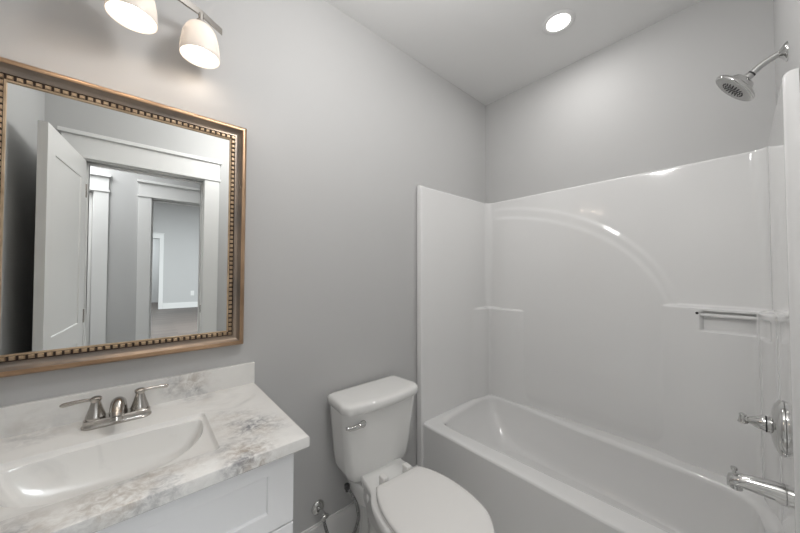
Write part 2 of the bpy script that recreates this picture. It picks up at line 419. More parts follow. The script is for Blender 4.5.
# plan path of the inner face
path = []; r1, r2 = 0.05, 0.060
def addp(x, y, nx, ny): path.append((x, y, nx, ny))
n = 20
for i in range(3): addp(XT+0.0+0.012*(1-cos(i*pi/4)) - 0.0, YA-0.0 + (-0.0), 0, -1) if False else None
n = 44
for i in range(n): addp(XT+0.010+(XI-r1-XT-0.010)*i/n, YA, 0, -1)
for i in range(10):
    a = pi/2*i/10; addp(XI-r1+r1*sin(a), YA-r1+r1*cos(a), -sin(a), -cos(a))
n = 190
for i in range(n): addp(XI, YA-r1+(YI+r2-YA+r1)*i/n, -1, 0)
for i in range(12):
    a = pi/2*i/12; addp(XI-r2+r2*cos(a), YI+r2-r2*sin(a), -cos(a), sin(a))
n = 44
for i in range(n+1): addp(XI-r2+(XT+0.010-XI+r2)*i/n, YI, 0, 1)

def arch(y, b, a):
    q = 1-((y+0.05)/a)**2
    return 1.06+b*sqrt(q) if q > 0 else -9
def hgt(x, y, z, nx, ny):
    h = 0.0
    # arch recess
    zo, zi = arch(y, 0.78, 1.14), arch(y, 0.70, 1.09)
    inw = 0.0
    if y <= YA-r1*0.4:
        d = max(zo-zi, 0.02) if zo > 0 else 0.04
        # distance measure inside the arch
        q1 = sqrt(((y+0.05)/1.14)**2+(max(z-1.06, 0)/0.78)**2)
        q2 = sqrt(((y+0.05)/1.09)**2+(max(z-1.06, 0)/0.70)**2)
        s1 = 1-sm(0.985, 1.008, q1); s2 = 1-sm(0.992, 1.018, q2)
        inw = 0.0065*s1+0.0045*s2
    inw *= sm(-0.05, -0.20, y) if y > -0.21 else 1
    # lower wall comes out near both corners, making ledges
    if nx < -0.02 or y < -1.0:
        kr = sm(-1.05, -1.22, y)
    else: kr = 0
    kl = sm(-0.385, -0.27, y) if nx < -0.02 else sm(1.92, XI-0.06, x)
    if y < -0.7: kl = 0
    zr = 1.157; zl = 1.050
    if y < YI+0.12 and nx > -0.02: kr *= sm(1.86, XI-0.10, x)
    lo = max(0.040*kr*(1-sm(zr-0.010, zr+0.008, z)), 0.028*kl*(1-sm(zl-0.010, zl+0.008, z)))
    low = 1-sm(1.13, 1.17, z)
    h = max(inw*sm(RZ+0.01, RZ+0.10, z), lo)
    # soap niche behind the bar
    if nx < -0.35 and kr > 0:
        ny_ = sm(-1.262, -1.270, y)*(1-sm(-1.460, -1.470, y)); nz_ = sm(1.034, 1.046, z)*(1-sm(1.128, 1.138, z))
        h -= 0.030*ny_*nz_
        # raised post
    if ny > 0.9 and 1.93 < x < 2.06:
        h -= 0.010*sm(1.94, 1.95, x)*(1-sm(2.03, 2.04, x))*sm(1.04, 1.05, z)*(1-sm(1.12, 1.13, z))
    return h
zlist = []
z = RZ
while z < ST-0.012:
    zlist.append(z)
    fine = any(abs(z-q) < 0.035 for q in (1.05, 1.13, 1.157, 1.04))
    z += 0.0045 if fine else 0.0105
zlist.append(ST-0.012)
loops = []
def lean(x, y):   # flange edges lean slightly: opening shifts towards the valve wall lower down
    return 0.0
for z in zlist:
    loops.append([Vector((x+nx*hgt(x, y, z, nx, ny), y+ny*hgt(x, y, z, nx, ny), z)) for x, y, nx, ny in path])
for k in range(1, 5):      # rounded top lip rolling back to the studs
    a = pi/2*k/4
    loops.append([Vector((x-nx*0.012*(1-cos(a)), y-ny*0.012*(1-cos(a)), ST-0.012+0.012*sin(a))) for x, y, nx, ny in path])
def outxy(x, y, nx, ny):
    return (min(max(x-nx*0.05, XT), XB-0.001), min(max(y-ny*0.05, YC+0.001), -0.001))
loops.append([Vector((*outxy(x, y, nx, ny), ST)) for x, y, nx, ny in path])
bm = bmesh.new(); loft(bm, loops, close=False)
surround = uobj('surround', bm, m_acr, smooth=50)
# vertical front flanges, north and south, full height with rounded top corner
def flange(y_in, y_out, sgn, tilt, out_x=0.0):
    bm = bmesh.new(); d = 0.03
    prof = []
    zt = ST; rr = 0.018
    out = []
    def yy(f, z): return y_in + (y_out-y_in)*f
    for z in (FZ, 0.2, RZ, 0.8, 1.2, 1.6, ST-rr):
        out.append((y_in+tilt*(1-z/ST), z))
    for k in range(1, 7):
        a = pi/2*k/6; out.append((y_in+(y_out-y_in)*0.6*(1-cos(a)), ST-rr+rr*sin(a)))
    out.append((y_out, ST)); 
    loopz = []
    for dx, ins in ((0.012+out_x, 0.0), (0.005, 0.0), (0.0015, 0.0018), (0.0, 0.005)):
        loopz.append([Vector((XT-out_x+dx, y+(0 if f_ else (ins if y_out > y_in else -ins)), max(z-(ins*0.8 if z > ST-0.02 else 0), FZ))) for y, z, f_ in [(a_, b_, abs(a_-y_out) < 0.008) for a_, b_ in out]]+[Vector((XT-out_x+dx, y_out, FZ))])
    loft(bm, loopz, cap0=True, cap1=True)
    return bm
uobj('front_flange', flange(YA-0.010, -0.007, 1, -0.004, 0.018), m_acr, smooth=60)
uobj('front_flange', flange(YI, YC+0.001, -1, 0.0), m_acr, smooth=60)

# tub basin and rim
ctrl = [(1.485, -0.45, 0), (1.478, -0.20, 0), (1.505, -0.105, 0), (1.62, -0.068, 0), (1.82, -0.055, 0), (2.02, -0.052, 0), (2.110, -0.095, 0), (2.122, -0.25, 0),
        (2.098, -0.60, 0), (2.078, -0.90, 0), (2.045, -1.22, 0), (2.000, -1.41, 0), (1.87, -1.458, 0), (1.65, -1.458, 0), (1.545, -1.42, 0), (1.515, -1.30, 0), (1.500, -0.95, 0)]
outl = smoothpath(ctrl, 12, True)
cx, cy = 1.80, -0.76
def radial(poly, th):
    d = Vector((cos(th), sin(th))); best = None
    m_ = len(poly)
    for i in range(m_):
        a = Vector((poly[i][0]-cx, poly[i][1]-cy)); b_ = Vector((poly[(i+1) % m_][0]-cx, poly[(i+1) % m_][1]-cy))
        e = b_-a; den = d.x*e.y-d.y*e.x
        if abs(den) < 1e-12: continue
        tt = (a.x*e.y-a.y*e.x)/den; uu = (a.x*d.y-a.y*d.x)/den
        if tt > 0 and -1e-9 <= uu <= 1+1e-9:
            best = tt if best is None else max(best, tt)
    return Vector((cx+d.x*best, cy+d.y*best))
ths = [atan2(0.70*sin(2*pi*k/240), 0.34*cos(2*pi*k/240)) for k in range(240)]
rect = [(XT+0.001, YA+0.0), (XI+0.012, YA+0.0), (XI+0.012, YI-0.0), (XT+0.001, YI-0.0)]
for p in rect: ths.append(atan2(p[1]-cy, p[0]-cx))
ths = sorted(set(round(a, 7) for a in ths))
L_out = [radial(rect, a) for a in ths]
L_in = [radial(outl, a) for a in ths]
floor_ctrl = [(1.60, -0.45, 0), (1.61, -0.33, 0), (1.70, -0.27, 0), (1.90, -0.27, 0), (1.975, -0.33, 0), (1.985, -0.6, 0), (1.975, -1.1, 0), (1.93, -1.33, 0), (1.78, -1.375, 0), (1.65, -1.33, 0), (1.61, -1.1, 0), (1.60, -0.7, 0)]
L_fl = [radial(smoothpath(floor_ctrl, 12, True), a) for a in ths]
def mixl(a, b_, t_, z_): return [Vector((p.x*(1-t_)+q.x*t_, p.y*(1-t_)+q.y*t_, z_)) for p, q in zip(a, b_)]
loops = []
# outer edge: roll down to the apron on the open side
loops.append([Vector((p.x, p.y, RZ-0.010)) for p in L_out])
loops.append([Vector((p.x+(0.002 if p.x < XT+0.01 else 0), p.y, RZ-0.003)) for p in L_out])
loops.append([Vector((p.x+(0.008 if p.x < XT+0.01 else 0), p.y, RZ)) for p in L_out])
loops.append(mixl(L_out, L_in, 0.35, RZ))
for k in range(0, 7):
    a = pi/2*k/6
    rr = 0.026
    ring_ = []
    for o_, p, q in zip(L_out, L_in, L_fl):
        dr = (q-p).normalized(); e0 = min(0.016, 0.6*(o_-p).length); w_ = p - dr*e0 + dr*(e0+0.018)*sin(a)
        ring_.append(Vector((w_.x, w_.y, RZ-rr*(1-cos(a)))))
    loops.append(ring_)
zf = 0.075
for t_ in (0.16, 0.32, 0.46, 0.60, 0.72, 0.82, 0.90, 0.95, 0.985, 1.0):
    # wall angle steep, curving to the floor
    zz = RZ-0.026-(RZ-0.026-zf)*(1-(1-min(1, t_*1.02))**1.9) if t_ < 0.98 else zf
    loops.append(mixl(L_in, L_fl, t_, zz))
for s in (0.85, 0.6, 0.3, 0.02):
    loops.append([Vector((cx+(p.x-cx)*s, cy+(p.y-cy)*s, zf-0.006*(1-s))) for p in L_fl])
bm = bmesh.new(); loft(bm, loops, cap1=True)
uobj('tub_basin', bm, m_acr, smooth=55)
box_ap = bmesh.new(); bx(box_ap, XT+0.0008, XT+0.02, YI, YA, FZ, RZ-0.010)
uobj('apron', box_ap, m_acr)
# drain and overflow
bm = bmesh.new(); lathe(bm, [(0.034, 0), (0.033, 0.003), (0.026, 0.004), (0.0, 0.004)], (1.78, -1.24, zf-0.002), (0, 0, 1), 28, cap=False); uobj('drain', bm, m_chrome, smooth=40)
# towel bar across the niche
bm = bmesh.new(); tube(bm, [(XI-0.030, -1.262, 1.118), (XI-0.030, -1.452, 1.118)], 0.0085, 16)
uobj('grab_bar', bm, m_acr, smooth=60)
bm = bmesh.new(); lathe(bm, [(0.006, 0), (0.006, 0.002), (0.0, 0.003)], (XI-0.0405, -1.250, 1.125), (-1, 0, 0), 16, cap=False); uobj('bar_screw', bm, m_dark, smooth=40)
# raised post between the niches
bm = bmesh.new(); bx(bm, XI-0.110, XI-0.050, -1.492, -1.450, 1.030, 1.152)
uobj('niche_post', bm, m_acr, bevel=0.008)

# ------------------------------------------------------------------ shower fittings
SX = 1.66
t = thing('overhead_shower', 'chrome shower head on a bent arm high on the wall above the surround', 'shower head', (SX, YC, 2.087))
def P(o): return o
bm = bmesh.new(); lathe(bm, [(0.032, 0.0), (0.032, 0.003), (0.029, 0.006), (0.020, 0.012), (0.013, 0.017), (0.011, 0.019)], (0, 0.0, 0), (0, 1, 0), 32); obj('escutcheon', bm, m_chrome, t, smooth=50)
arm = smoothpath([(0, 0.0, 0), (0, 0.018, 0.0), (0, 0.036, -0.007), (0, 0.060, -0.020), (0, 0.080, -0.038)], 6)
bm = bmesh.new(); tube(bm, arm, 0.0105, 18); obj('arm', bm, m_chrome, t, smooth=60)
hp = Vector((0, 0.078, -0.036)); ax = Vector((-0.03, 0.77, -0.64)).normalized()
bm = bmesh.new(); lathe(bm, [(0.0105, 0), (0.0125, 0.001), (0.0125, 0.006)], hp, ax, 24); obj('gasket', bm, m_dark, t, smooth=40)
bm = bmesh.new(); lathe(bm, [(0.012, 0.005), (0.0135, 0.008), (0.0135, 0.018), (0.020, 0.021), (0.034, 0.026), (0.040, 0.034), (0.044, 0.043), (0.060, 0.047), (0.070, 0.052), (0.072, 0.057), (0.071, 0.061), (0.068, 0.063), (0.066, 0.0625)], hp, ax, 48, cap=False)
hd = obj('head', bm, m_chrome, t, smooth=50)
bm = bmesh.new(); lathe(bm, [(0.0001, 0.063), (0.046, 0.0632), (0.066, 0.0622)], hp, ax, 48, cap=False)
fp = obj('spray_face', bm, m_dull, t, smooth=60)
bm = bmesh.new(); a_, b_, _ = frame_of(ax)
for ring, cnt in ((0.0, 1), (0.009, 6), (0.018, 12), (0.027, 16), (0.036, 20)):
    for k in range(cnt):
        an = 2*pi*k/cnt+ring*60
        lathe(bm, [(0.0022, 0.0), (0.0022, 0.0022), (0.0012, 0.003)], hp+ax*0.063+a_*ring*cos(an)+b_*ring*sin(an), ax, 8)
nz = obj('spray_nozzles', bm, m_dark, t, smooth=40); nz['label'] = 'dark rubber spray nozzles'; nz['kind'] = 'stuff'

t = thing('shower_valve', 'chrome round shower valve with lever handle on the end wall of the tub', 'shower valve', (SX, YI+0.001, 0.797))
bm = bmesh.new(); lathe(bm, [(0.092, 0.0), (0.092, 0.004), (0.088, 0.011), (0.072, 0.020), (0.050, 0.026), (0.034, 0.028)], (0, 0, 0), (0, 1, 0), 48); obj('escutcheon', bm, m_chrome, t, smooth=40)
bm = bmesh.new(); lathe(bm, [(0.027, 0.013), (0.027, 0.036), (0.026, 0.037)], (0, 0, 0), (0, 1, 0), 32); obj('sleeve', bm, m_chrome, t, smooth=40)
bm = bmesh.new(); lathe(bm, [(0.0275, 0.0), (0.0275, 0.003)], (0, 0.037, 0), (0, 1, 0), 32); obj('seal_ring', bm, m_dark, t, smooth=40)
bm = bmesh.new(); lathe(bm, [(0.026, 0.0), (0.025, 0.008), (0.020, 0.020), (0.014, 0.032), (0.009, 0.042)], (0, 0.040, 0), (0, 1, 0), 32)
tube(bm, smoothpath([(0, 0.076, -0.002), (0, 0.084, 0.001), (0, 0.090, 0.003), (0, 0.094, 0.0)], 5), [0.009]*16, 16)
lathe(bm, [(0.0, 0), (0.012, 0.001), (0.014, 0.004), (0.011, 0.010), (0.009, 0.026), (0.010, 0.031), (0.006, 0.035), (0, 0.0355)], (0, 0.092, -0.016), (0.0, 0.0, 1), 20)
obj('lever_handle', bm, m_chrome, t, smooth=50)

t = thing('tub_spout', 'chrome tub spout with a diverter knob below the shower valve', 'faucet', (SX, YI+0.001, 0.573))
bm = bmesh.new()
secs = [(0.0, 0.0, 0.036, 0.034), (0.006, 0.0, 0.036, 0.034), (0.03, 0.001, 0.032, 0.031), (0.08, 0.000, 0.030, 0.027), (0.12, -0.003, 0.028, 0.024), (0.145, -0.007, 0.0255, 0.022), (0.158, -0.013, 0.020, 0.022), (0.163, -0.020, 0.010, 0.015)]
lps = []
for y_, z_, rx, rz_ in secs: lps.append([Vector((rx*cos(2*pi*k/28), y_*0.83, z_+rz_*(sin(2*pi*k/28)))) for k in range(28)])
loft(bm, lps, cap0=True, cap1=True); obj('spout_body', bm, m_chrome, t, smooth=50)
bm = bmesh.new(); lathe(bm, [(0.016, 0), (0.017, 0.014), (0.015, 0.016), (0.013, 0.014), (0.013, 0.004)], (0, 0.112, -0.022), (0, 0, -1), 20, cap=False); obj('outlet', bm, m_chrome, t, smooth=40)
bm = bmesh.new(); lathe(bm, [(0.0045, 0), (0.0045, 0.014), (0.0085, 0.016), (0.0095, 0.021), (0.0085, 0.026), (0.0, 0.027)], (0, 0.116, 0.012), (0, 0, 1), 18); obj('diverter_knob', bm, m_chrome, t, smooth=50)

# ------------------------------------------------------------------ vanity
CZ, CRX, CLX, CD = 0.8526, 0.3749, -0.472, 0.573
van = thing('vanity_cabinet', 'white shaker vanity cabinet under the marble countertop', 'cabinet', (-0.05, -0.27, 0))
def pobj(parent, name, bm, m, **k):
    o = obj(name, bm, m, **k); o.parent = parent
    top = parent
    while top.parent: top = top.parent
    o.matrix_parent_inverse = Matrix.Translation(-top.location) if parent is top else Matrix.Identity(4)
    return o
X0, X1 = -0.465, 0.342
bm = bmesh.new(); 
for b_ in ((X0, X0+0.018, -0.522, -0.002, 0.10, 0.8182), (X1-0.018, X1, -0.522, -0.002, 0.10, 0.8182), (X0+0.018, X1-0.018, -0.014, -0.002, 0.10, 0.8182),
           (X0+0.018, X1-0.018, -0.522, -0.014, 0.10, 0.118), (X0+0.018, X1-0.018, -0.522, -0.502, 0.80, 0.8182), (X0+0.018, X1-0.018, -0.522, -0.502, 0.60, 0.63)): bx(bm, *b_)
bx(bm, X0+0.01, X1-0.01, -0.46, -0.02, FZ, 0.10)
pobj(van, 'carcass', bm, m_cab, bevel=0.0015)
def shaker(x0, x1, z0, z1, st=0.070, rl=0.052, y=-0.543, t_=0.020):
    return panel_slab(x0, x1, y, y+t_, z0, z1, [(x0+st, x1-st, z0+rl, z1-rl)], 0.008)
pobj(van, 'drawer_front', shaker(X0+0.003, X1-0.001, 0.614, 0.8165, 0.070, 0.050), m_cab, bevel=0.0015)
xm = (X0+X1)/2
for a, b_, s in ((X0+0.003, xm-0.0015, 1), (xm+0.0015, X1-0.001, -1)):
    d = pobj(van, 'door', shaker(a, b_, 0.112, 0.609, 0.060, 0.060), m_cab, bevel=0.0015)
    kx = (b_ if s > 0 else a)-s*0.03
    k = bmesh.new(); tube(k, smoothpath([(kx, -0.543, 0.46), (kx, -0.57, 0.465), (kx, -0.572, 0.5), (kx, -0.57, 0.575), (kx, -0.543, 0.58)], 5), 0.005, 10)
    pobj(d, 'door_handle', k, m_nickel, smooth=60)

top = thing('vanity_countertop', 'white clouded marble vanity countertop with integrated rectangular sink and backsplash', 'countertop', (0, 0, 0))
cx, cy = -0.048, -0.330
RX0, RX1, RY0, RY1 = -0.262, 0.167, -0.472, -0.197
def rrect(x0, x1, y0, y1, r, n=8):
    pts = []
    for (ccx, ccy, a0) in ((x1-r, y1-r, 0), (x0+r, y1-r, pi/2), (x0+r, y0+r, pi), (x1-r, y0+r, 3*pi/2)):
        for k in range(n+1):
            a = a0+pi/2*k/n; pts.append((ccx+r*cos(a), ccy+r*sin(a), 0))
    return pts
ths = [atan2(0.14*sin(2*pi*k/160), 0.21*cos(2*pi*k/160)) for k in range(160)]
orect = [(CLX, -CD), (CRX, -CD), (CRX, -0.001), (CLX, -0.001)]
for p in orect: ths.append(atan2(p[1]-cy, p[0]-cx))
for p in rrect(RX0, RX1, RY0, RY1, 0.012): ths.append(atan2(p[1]-cy, p[0]-cx))
ths = sorted(set(round(a, 6) for a in ths))
def ring(poly): return [radial(poly, a) for a in ths]
def at(l, z_): return [Vector((p.x, p.y, z_)) for p in l]
def ins(l, d):
    return [Vector((min(max(p.x, CLX+d), CRX-d), max(p.y, -CD+d))) for p in l]
LO = ring(orect)
def rr_(d, r): return ring(rrect(RX0+d, RX1-d, RY0+d, RY1-d, r))
def ell(a, b_, oy=0, p=2.0):
    out = []
    for th in ths:
        c_, s_ = abs(cos(th)), abs(sin(th))
        rad = ((c_/a)**p+(s_/b_)**p)**(-1/p)
        out.append(Vector((cx+rad*cos(th), cy+oy+rad*sin(th))))
    return out
lps = [at(ins(LO, 0.004), CZ-0.034), at(LO, CZ-0.030), at(LO, CZ-0.005), at(ins(LO, 0.0015), CZ-0.0015), at(ins(LO, 0.005), CZ),
       at(rr_(-0.004, 0.014), CZ), at(rr_(-0.001, 0.012), CZ-0.001), at(rr_(0.001, 0.012), CZ-0.005), at(rr_(0.004, 0.010), CZ-0.012), at(rr_(0.008, 0.010), CZ-0.014)]
dpoly = []
for k in range(64):      # D-shaped bowl: straight back, curved front
    a = 2*pi*k/64; c_, s_ = cos(a), sin(a)
    ex = 2/2.25
    x_ = cx+0.2065*math.copysign(abs(c_)**(2/2.6), c_)
    y_ = -0.232+(0.0285 if s_ > 0 else 0.218)*math.copysign(abs(s_)**(ex if s_ < 0 else 0.5), s_)
    dpoly.append((x_, y_, 0))
LD = ring(dpoly); Lb = [Vector((cx+0.075*cos(a), -0.315+0.045*sin(a))) for a in ths]
for t_, d in ((0.0, 0.0145), (0.010, 0.0165), (0.03, 0.024), (0.09, 0.045), (0.18, 0.068), (0.30, 0.098), (0.46, 0.120), (0.66, 0.134), (0.85, 0.140), (1.0, 0.142)):
    lps.append([Vector((p.x*(1-t_)+q.x*t_, p.y*(1-t_)+q.y*t_, CZ-d)) for p, q in zip(LD, Lb)])
lps.append([Vector((cx+0.01*cos(a), -0.315+0.01*sin(a), CZ-0.1435)) for a in ths])
bm = bmesh.new(); loft(bm, lps, cap0=False, cap1=True)
obj('countertop_slab', bm, m_marble, top, smooth=42)
bm = bmesh.new(); bx(bm, CLX, CRX, -0.0195, -0.001, CZ-0.001, 0.9397); obj('backsplash', bm, m_marble, top, bevel=0.002)
bm = bmesh.new(); lathe(bm, [(0.021, 0), (0.021, 0.002), (0.016, 0.003), (0.013, 0.001), (0.0, 0.004)], (cx, -0.315, CZ-0.1445), (0, 0, 1), 28, cap=False); obj('sink_drain', bm, m_nickel, top, smooth=40)

# faucet
fa = thing('bathroom_faucet', 'brushed nickel centerset faucet with two levers on the marble countertop', 'faucet', (-0.048, -0.092, CZ+0.0006))
def stad(hx, hy, z_, n=14):
    pts = []
    for sx in (1, -1):
        for k in range(n+1):
            a = -pi/2+pi*k/n
            pts.append(Vector((sx*(hx-hy)+sx*hy*cos(a), sx*hy*sin(a), z_)))
    return pts
bm = bmesh.new(); loft(bm, [stad(0.082, 0.027, 0), stad(0.082, 0.027, 0.004), stad(0.080, 0.025, 0.006), stad(0.079, 0.0240, 0.010), stad(0.078, 0.0230, 0.020), stad(0.0785, 0.0235, 0.0215), stad(0.076, 0.021, 0.0245)], cap0=True, cap1=True)
obj('base_plate', bm, m_nickel, fa, smooth=35)
for s in (-1, 1):
    bm = bmesh.new()
    lathe(bm, [(0.0245, 0.017), (0.0245, 0.022), (0.0225, 0.024), (0.0225, 0.028), (0.0235, 0.030), (0.0205, 0.040), (0.0160, 0.054), (0.0125, 0.068), (0.0112, 0.074), (0.0128, 0.077), (0.0140, 0.081), (0.0135, 0.086), (0.009, 0.089), (0.0, 0.0895)], (s*0.051, 0, 0), (0, 0, 1), 32)
    hdl = obj('handle', bm, m_nickel, fa, smooth=35)
    bm = bmesh.new()
    tube(bm, [(s*0.060, 0, 0.082), (s*0.075, 0.002, 0.083), (s*0.095, 0.004, 0.082), (s*0.112, 0.006, 0.080), (s*0.121, 0.007, 0.079), (s*0.126, 0.0075, 0.0785)], [0.0045, 0.0045, 0.0052, 0.0062, 0.0058, 0.003], 14)
    obj('lever', bm, m_nickel, hdl, smooth=60)
bm = bmesh.new()
sp = smoothpath([(0, 0.006, 0.010), (0, 0.003, 0.036), (0, -0.010, 0.058), (0, -0.040, 0.066), (0, -0.075, 0.056), (0, -0.100, 0.042)], 6)
nn = len(sp); tube(bm, sp, [0.0245-0.0115*(k/(nn-1))**0.9 for k in range(nn)], 24); obj('spout', bm, m_nickel, fa, smooth=60)
bm = bmesh.new(); lathe(bm, [(0.0125, 0), (0.0130, 0.010), (0.0095, 0.011)], (0, -0.096, 0.046), (0, -0.35, -1), 24); obj('aerator', bm, m_nickel, fa, smooth=40)
bm = bmesh.new(); lathe(bm, [(0.0022, 0), (0.0022, 0.022), (0.005, 0.024), (0.0055, 0.030), (0.0, 0.033)], (0, 0.018, 0.030), (0, 0, 1), 14); obj('pop_up_rod', bm, m_nickel, fa, smooth=40)

# ------------------------------------------------------------------ mirror
MX0, MX1, MZ0, MZ1 = -0.362, 0.327, 1.027, 1.934
mir = thing('framed_mirror', 'large rectangular wall mirror in a copper gilt beaded frame above the sink', 'mirror', (-0.0175, -0.003, MZ0))
mir.rotation_euler = (radians(0.6), 0, 0)
hw = (MX1-MX0)/2; hh = MZ1-MZ0
def mitre(prof):
    """prof: (inset, depth) points swept round the rectangle; depth towards the viewer (-y)"""
    bm = bmesh.new()
    rings = []
    for (sx, sz) in ((-1, 0), (1, 0), (1, 1), (-1, 1)):
        rings.append([Vector((sx*(hw-i), -d, (i if sz == 0 else hh-i))) for i, d in prof])
    rings.append([v.copy() for v in rings[0]])
    loft(bm, rings, close=False)
    return bm
def arc(i0, d0, i1, d1, bulge, n=6):
    out = []
    for k in range(n+1):
        t_ = k/n; out.append((i0+(i1-i0)*t_, d0+(d1-d0)*t_+bulge*sin(pi*t_)))
    return out
obj('outer_moulding', mitre([(0.0, 0.0), (0.0, 0.022)]+arc(0.0, 0.024, 0.017, 0.034, 0.005)+[(0.018, 0.030)]), m_copper, mir, smooth=40)
obj('cove_moulding', mitre(arc(0.0175, 0.032, 0.041, 0.018, -0.006)), m_bronze, mir, smooth=50)
obj('bead_channel', mitre([(0.041, 0.018), (0.042, 0.013), (0.058, 0.011), (0.0585, 0.007)]), m_beadback, mir)
obj('inner_lip', mitre([(0.0555, 0.0115), (0.056, 0.0145), (0.0605, 0.0135), (0.0612, 0.007)]), m_bead, mir, smooth=30)
bm = bmesh.new(); pitch = 0.0178; ib = 0.0490
def bead(x, z_, hz):
    # small rounded block
    a, b_, d = (0.0060, 0.0056, 0.0068)
    lx, lz = (a, b_) if hz else (b_, a)
    l = []
    for s, dd in ((1.0, 0.0), (1.0, 0.0040), (0.72, 0.0064)):
        l.append([Vector((x+sx*lx*s, -(0.0125+dd), z_+sz*lz*s)) for sx, sz in ((-1, -1), (1, -1), (1, 1), (-1, 1))])
    loft(bm, l, cap1=True)
nx_ = int((2*(hw-ib))/pitch); nz_ = int((hh-2*ib)/pitch)
for k in range(nx_+1):
    x = -(hw-ib)+2*(hw-ib)*k/nx_
    bead(x, ib, True); bead(x, hh-ib, True)
for k in range(1, nz_):
    z_ = ib+(hh-2*ib)*k/nz_
    bead(-(hw-ib), z_, False); bead(hw-ib, z_, False)
o = obj('beading', bm, m_bead, mir); o['kind'] = 'stuff'
bm = bmesh.new(); bx(bm, -hw+0.052, hw-0.052, -0.0085, -0.004, 0.052, hh-0.052); obj('mirror_glass', bm, m_glass, mir)
bm = bmesh.new(); bx(bm, -hw+0.004, hw-0.004, -0.0035, 0.0, 0.004, hh-0.004); obj('backing', bm, m_dark, mir)

# ------------------------------------------------------------------ vanity light
BY, BZ = -0.115, 2.283
vl = thing('vanity_light', 'brushed nickel bar light with lit frosted glass shades on the wall above the mirror', 'wall lamp', (-0.035, 0, BZ))
bm = bmesh.new(); bx(bm, -0.20, -0.08, -0.018, -0.001, -0.03, 0.09); obj('back_plate', bm, m_nickel, vl, bevel=0.004)
def bowy(x):
    """gently curving bar: comes off the wall towards its west end"""
    K = [(-0.27, -0.212), (-0.185, -0.203), (0.0, -0.168), (0.10, -0.138), (0.185, -0.107), (0.264, -0.056)]
    for (a, p), (b_, q) in zip(K, K[1:]):
        if x <= b_: return p+(q-p)*(x-a)/(b_-a)
    return K[-1][1]
bm = bmesh.new(); tube(bm, [(-0.14, -0.015, 0.02), (-0.14, bowy(-0.14)+0.02, 0.02), (-0.14, bowy(-0.14)+0.003, 0.004)], 0.009, 16); obj('bar_bracket', bm, m_nickel, vl, smooth=60)
bm = bmesh.new(); l_ = []
for k in range(25):
    x = -0.262+0.524*k/24; y = bowy(x)
    l_.append([Vector((x, y+dy, dz)) for dy, dz in ((-0.004, -0.011), (0.004, -0.011), (0.004, 0.011), (-0.004, 0.011))])
loft(bm, l_, cap0=True, cap1=True); obj('bar', bm, m_nickel, vl, smooth=30)
for sx in (-0.185, 0.0, 0.185):
    o3 = Vector((sx, bowy(sx), 0)); dn = Vector((0, 0, -1))
    bm = bmesh.new(); lathe(bm, [(0.0085, 0.004), (0.0085, 0.030), (0.015, 0.032), (0.017, 0.046), (0.014, 0.058)], o3, dn, 24); sk = obj('socket', bm, m_nickel, vl, smooth=40)
    bm = bmesh.new()
    outer = [(0.012, 0.044), (0.026, 0.047), (0.039, 0.056), (0.049, 0.072), (0.056, 0.096), (0.0605, 0.124), (0.0625, 0.150), (0.0625, 0.166)]
    inner = [(r-0.0035, h+0.003) for r, h in outer[::-1][1:]]
    lathe(bm, outer+[(0.0615, 0.1675), (0.0595, 0.166)]+inner, o3, dn, 44, cap=False)
    sh = obj('glass_shade', bm, m_frost, vl, smooth=60)
    bm = bmesh.new(); lathe(bm, [(0.013, 0.050), (0.014, 0.062), (0.024, 0.080), (0.028, 0.096), (0.025, 0.112), (0.014, 0.123), (0.0, 0.126)], o3, dn, 24); b_ = obj('light_bulb', bm, m_bulb, vl, smooth=60)
    lp = bpy.data.lights.new('vanity_bulb_light', 'POINT'); lp.energy = 0.30; lp.color = (1.0, 0.83, 0.68); lp.shadow_soft_size = 0.04
    lo = bpy.data.objects.new('vanity_bulb_light', lp); C.objects.link(lo); lo.location = (-0.035+sx, bowy(sx), BZ-0.146)

# ------------------------------------------------------------------ toilet
TO = thing('toilet', 'white two-piece toilet with closed lid between vanity and bathtub', 'toilet', (0.933, -0.004, 0), 0.0)
def tsec(hwid, yb, yf, bow, z_, r=0.03, back=0.008):
    """tank section: back at -yb, front at -yf with bowed front"""
    pts = []
    m_ = 24
    # front edge left to right
    for k in range(m_+1):
        u = -1+2*k/m_
        au = abs(u); e = 1-(max(0, au-(1-r/hwid))/(r/hwid))**2
        x = hwid*u
        yfront = yf-bow*u*u
        yv = (yfront-r)+r*sqrt(max(e, 0))
        pts.append(Vector((x, -yv, z_)))
    hb = hwid-back
    for k in range(1, 6): pts.append(Vector((hwid+(hb-hwid)*k/6, -(pts[m_].y*-1+(yb-(-pts[m_].y))*k/6), z_)))
    for k in range(0, m_+1):
        u = 1-2*k/m_; e = max(0, abs(u)-0.94)/0.06
        pts.append(Vector((hb*u, -yb-0.010*e*e, z_)))
    for k in range(1, 6): pts.append(Vector((-(hb+(hwid-hb)*k/6), -(yb+((-pts[0].y)-yb)*k/6), z_)))
    return pts
lps = []
zb, zt_ = 0.368, 0.664
for z_, hwid, yf in ((0.312, 0.105, 0.140), (0.313, 0.128, 0.168), (0.317, 0.146, 0.187), (0.326, 0.162, 0.198), (0.342, 0.175, 0.206), (0.37, 0.186, 0.211), (0.43, 0.196, 0.216), (0.50, 0.203, 0.221), (0.58, 0.211, 0.227), (0.64, 0.217, 0.232), (0.674, 0.219, 0.234)):
    lps.append(tsec(hwid, 0.022, yf, 0.022, z_, 0.028))
bm = bmesh.new(); loft(bm, lps, cap0=True, cap1=True); obj('tank', bm, m_porc, TO, smooth=60)
lps = []
for z_, d in ((0.6745, 0.004), (0.677, 0.0), (0.705, -0.001), (0.712, 0.002), (0.717, 0.007), (0.720, 0.016), (0.7215, 0.035)):
    lps.append(tsec(0.234-d, 0.016+max(d, 0), 0.262-d, 0.036, z_, 0.030, 0.014))
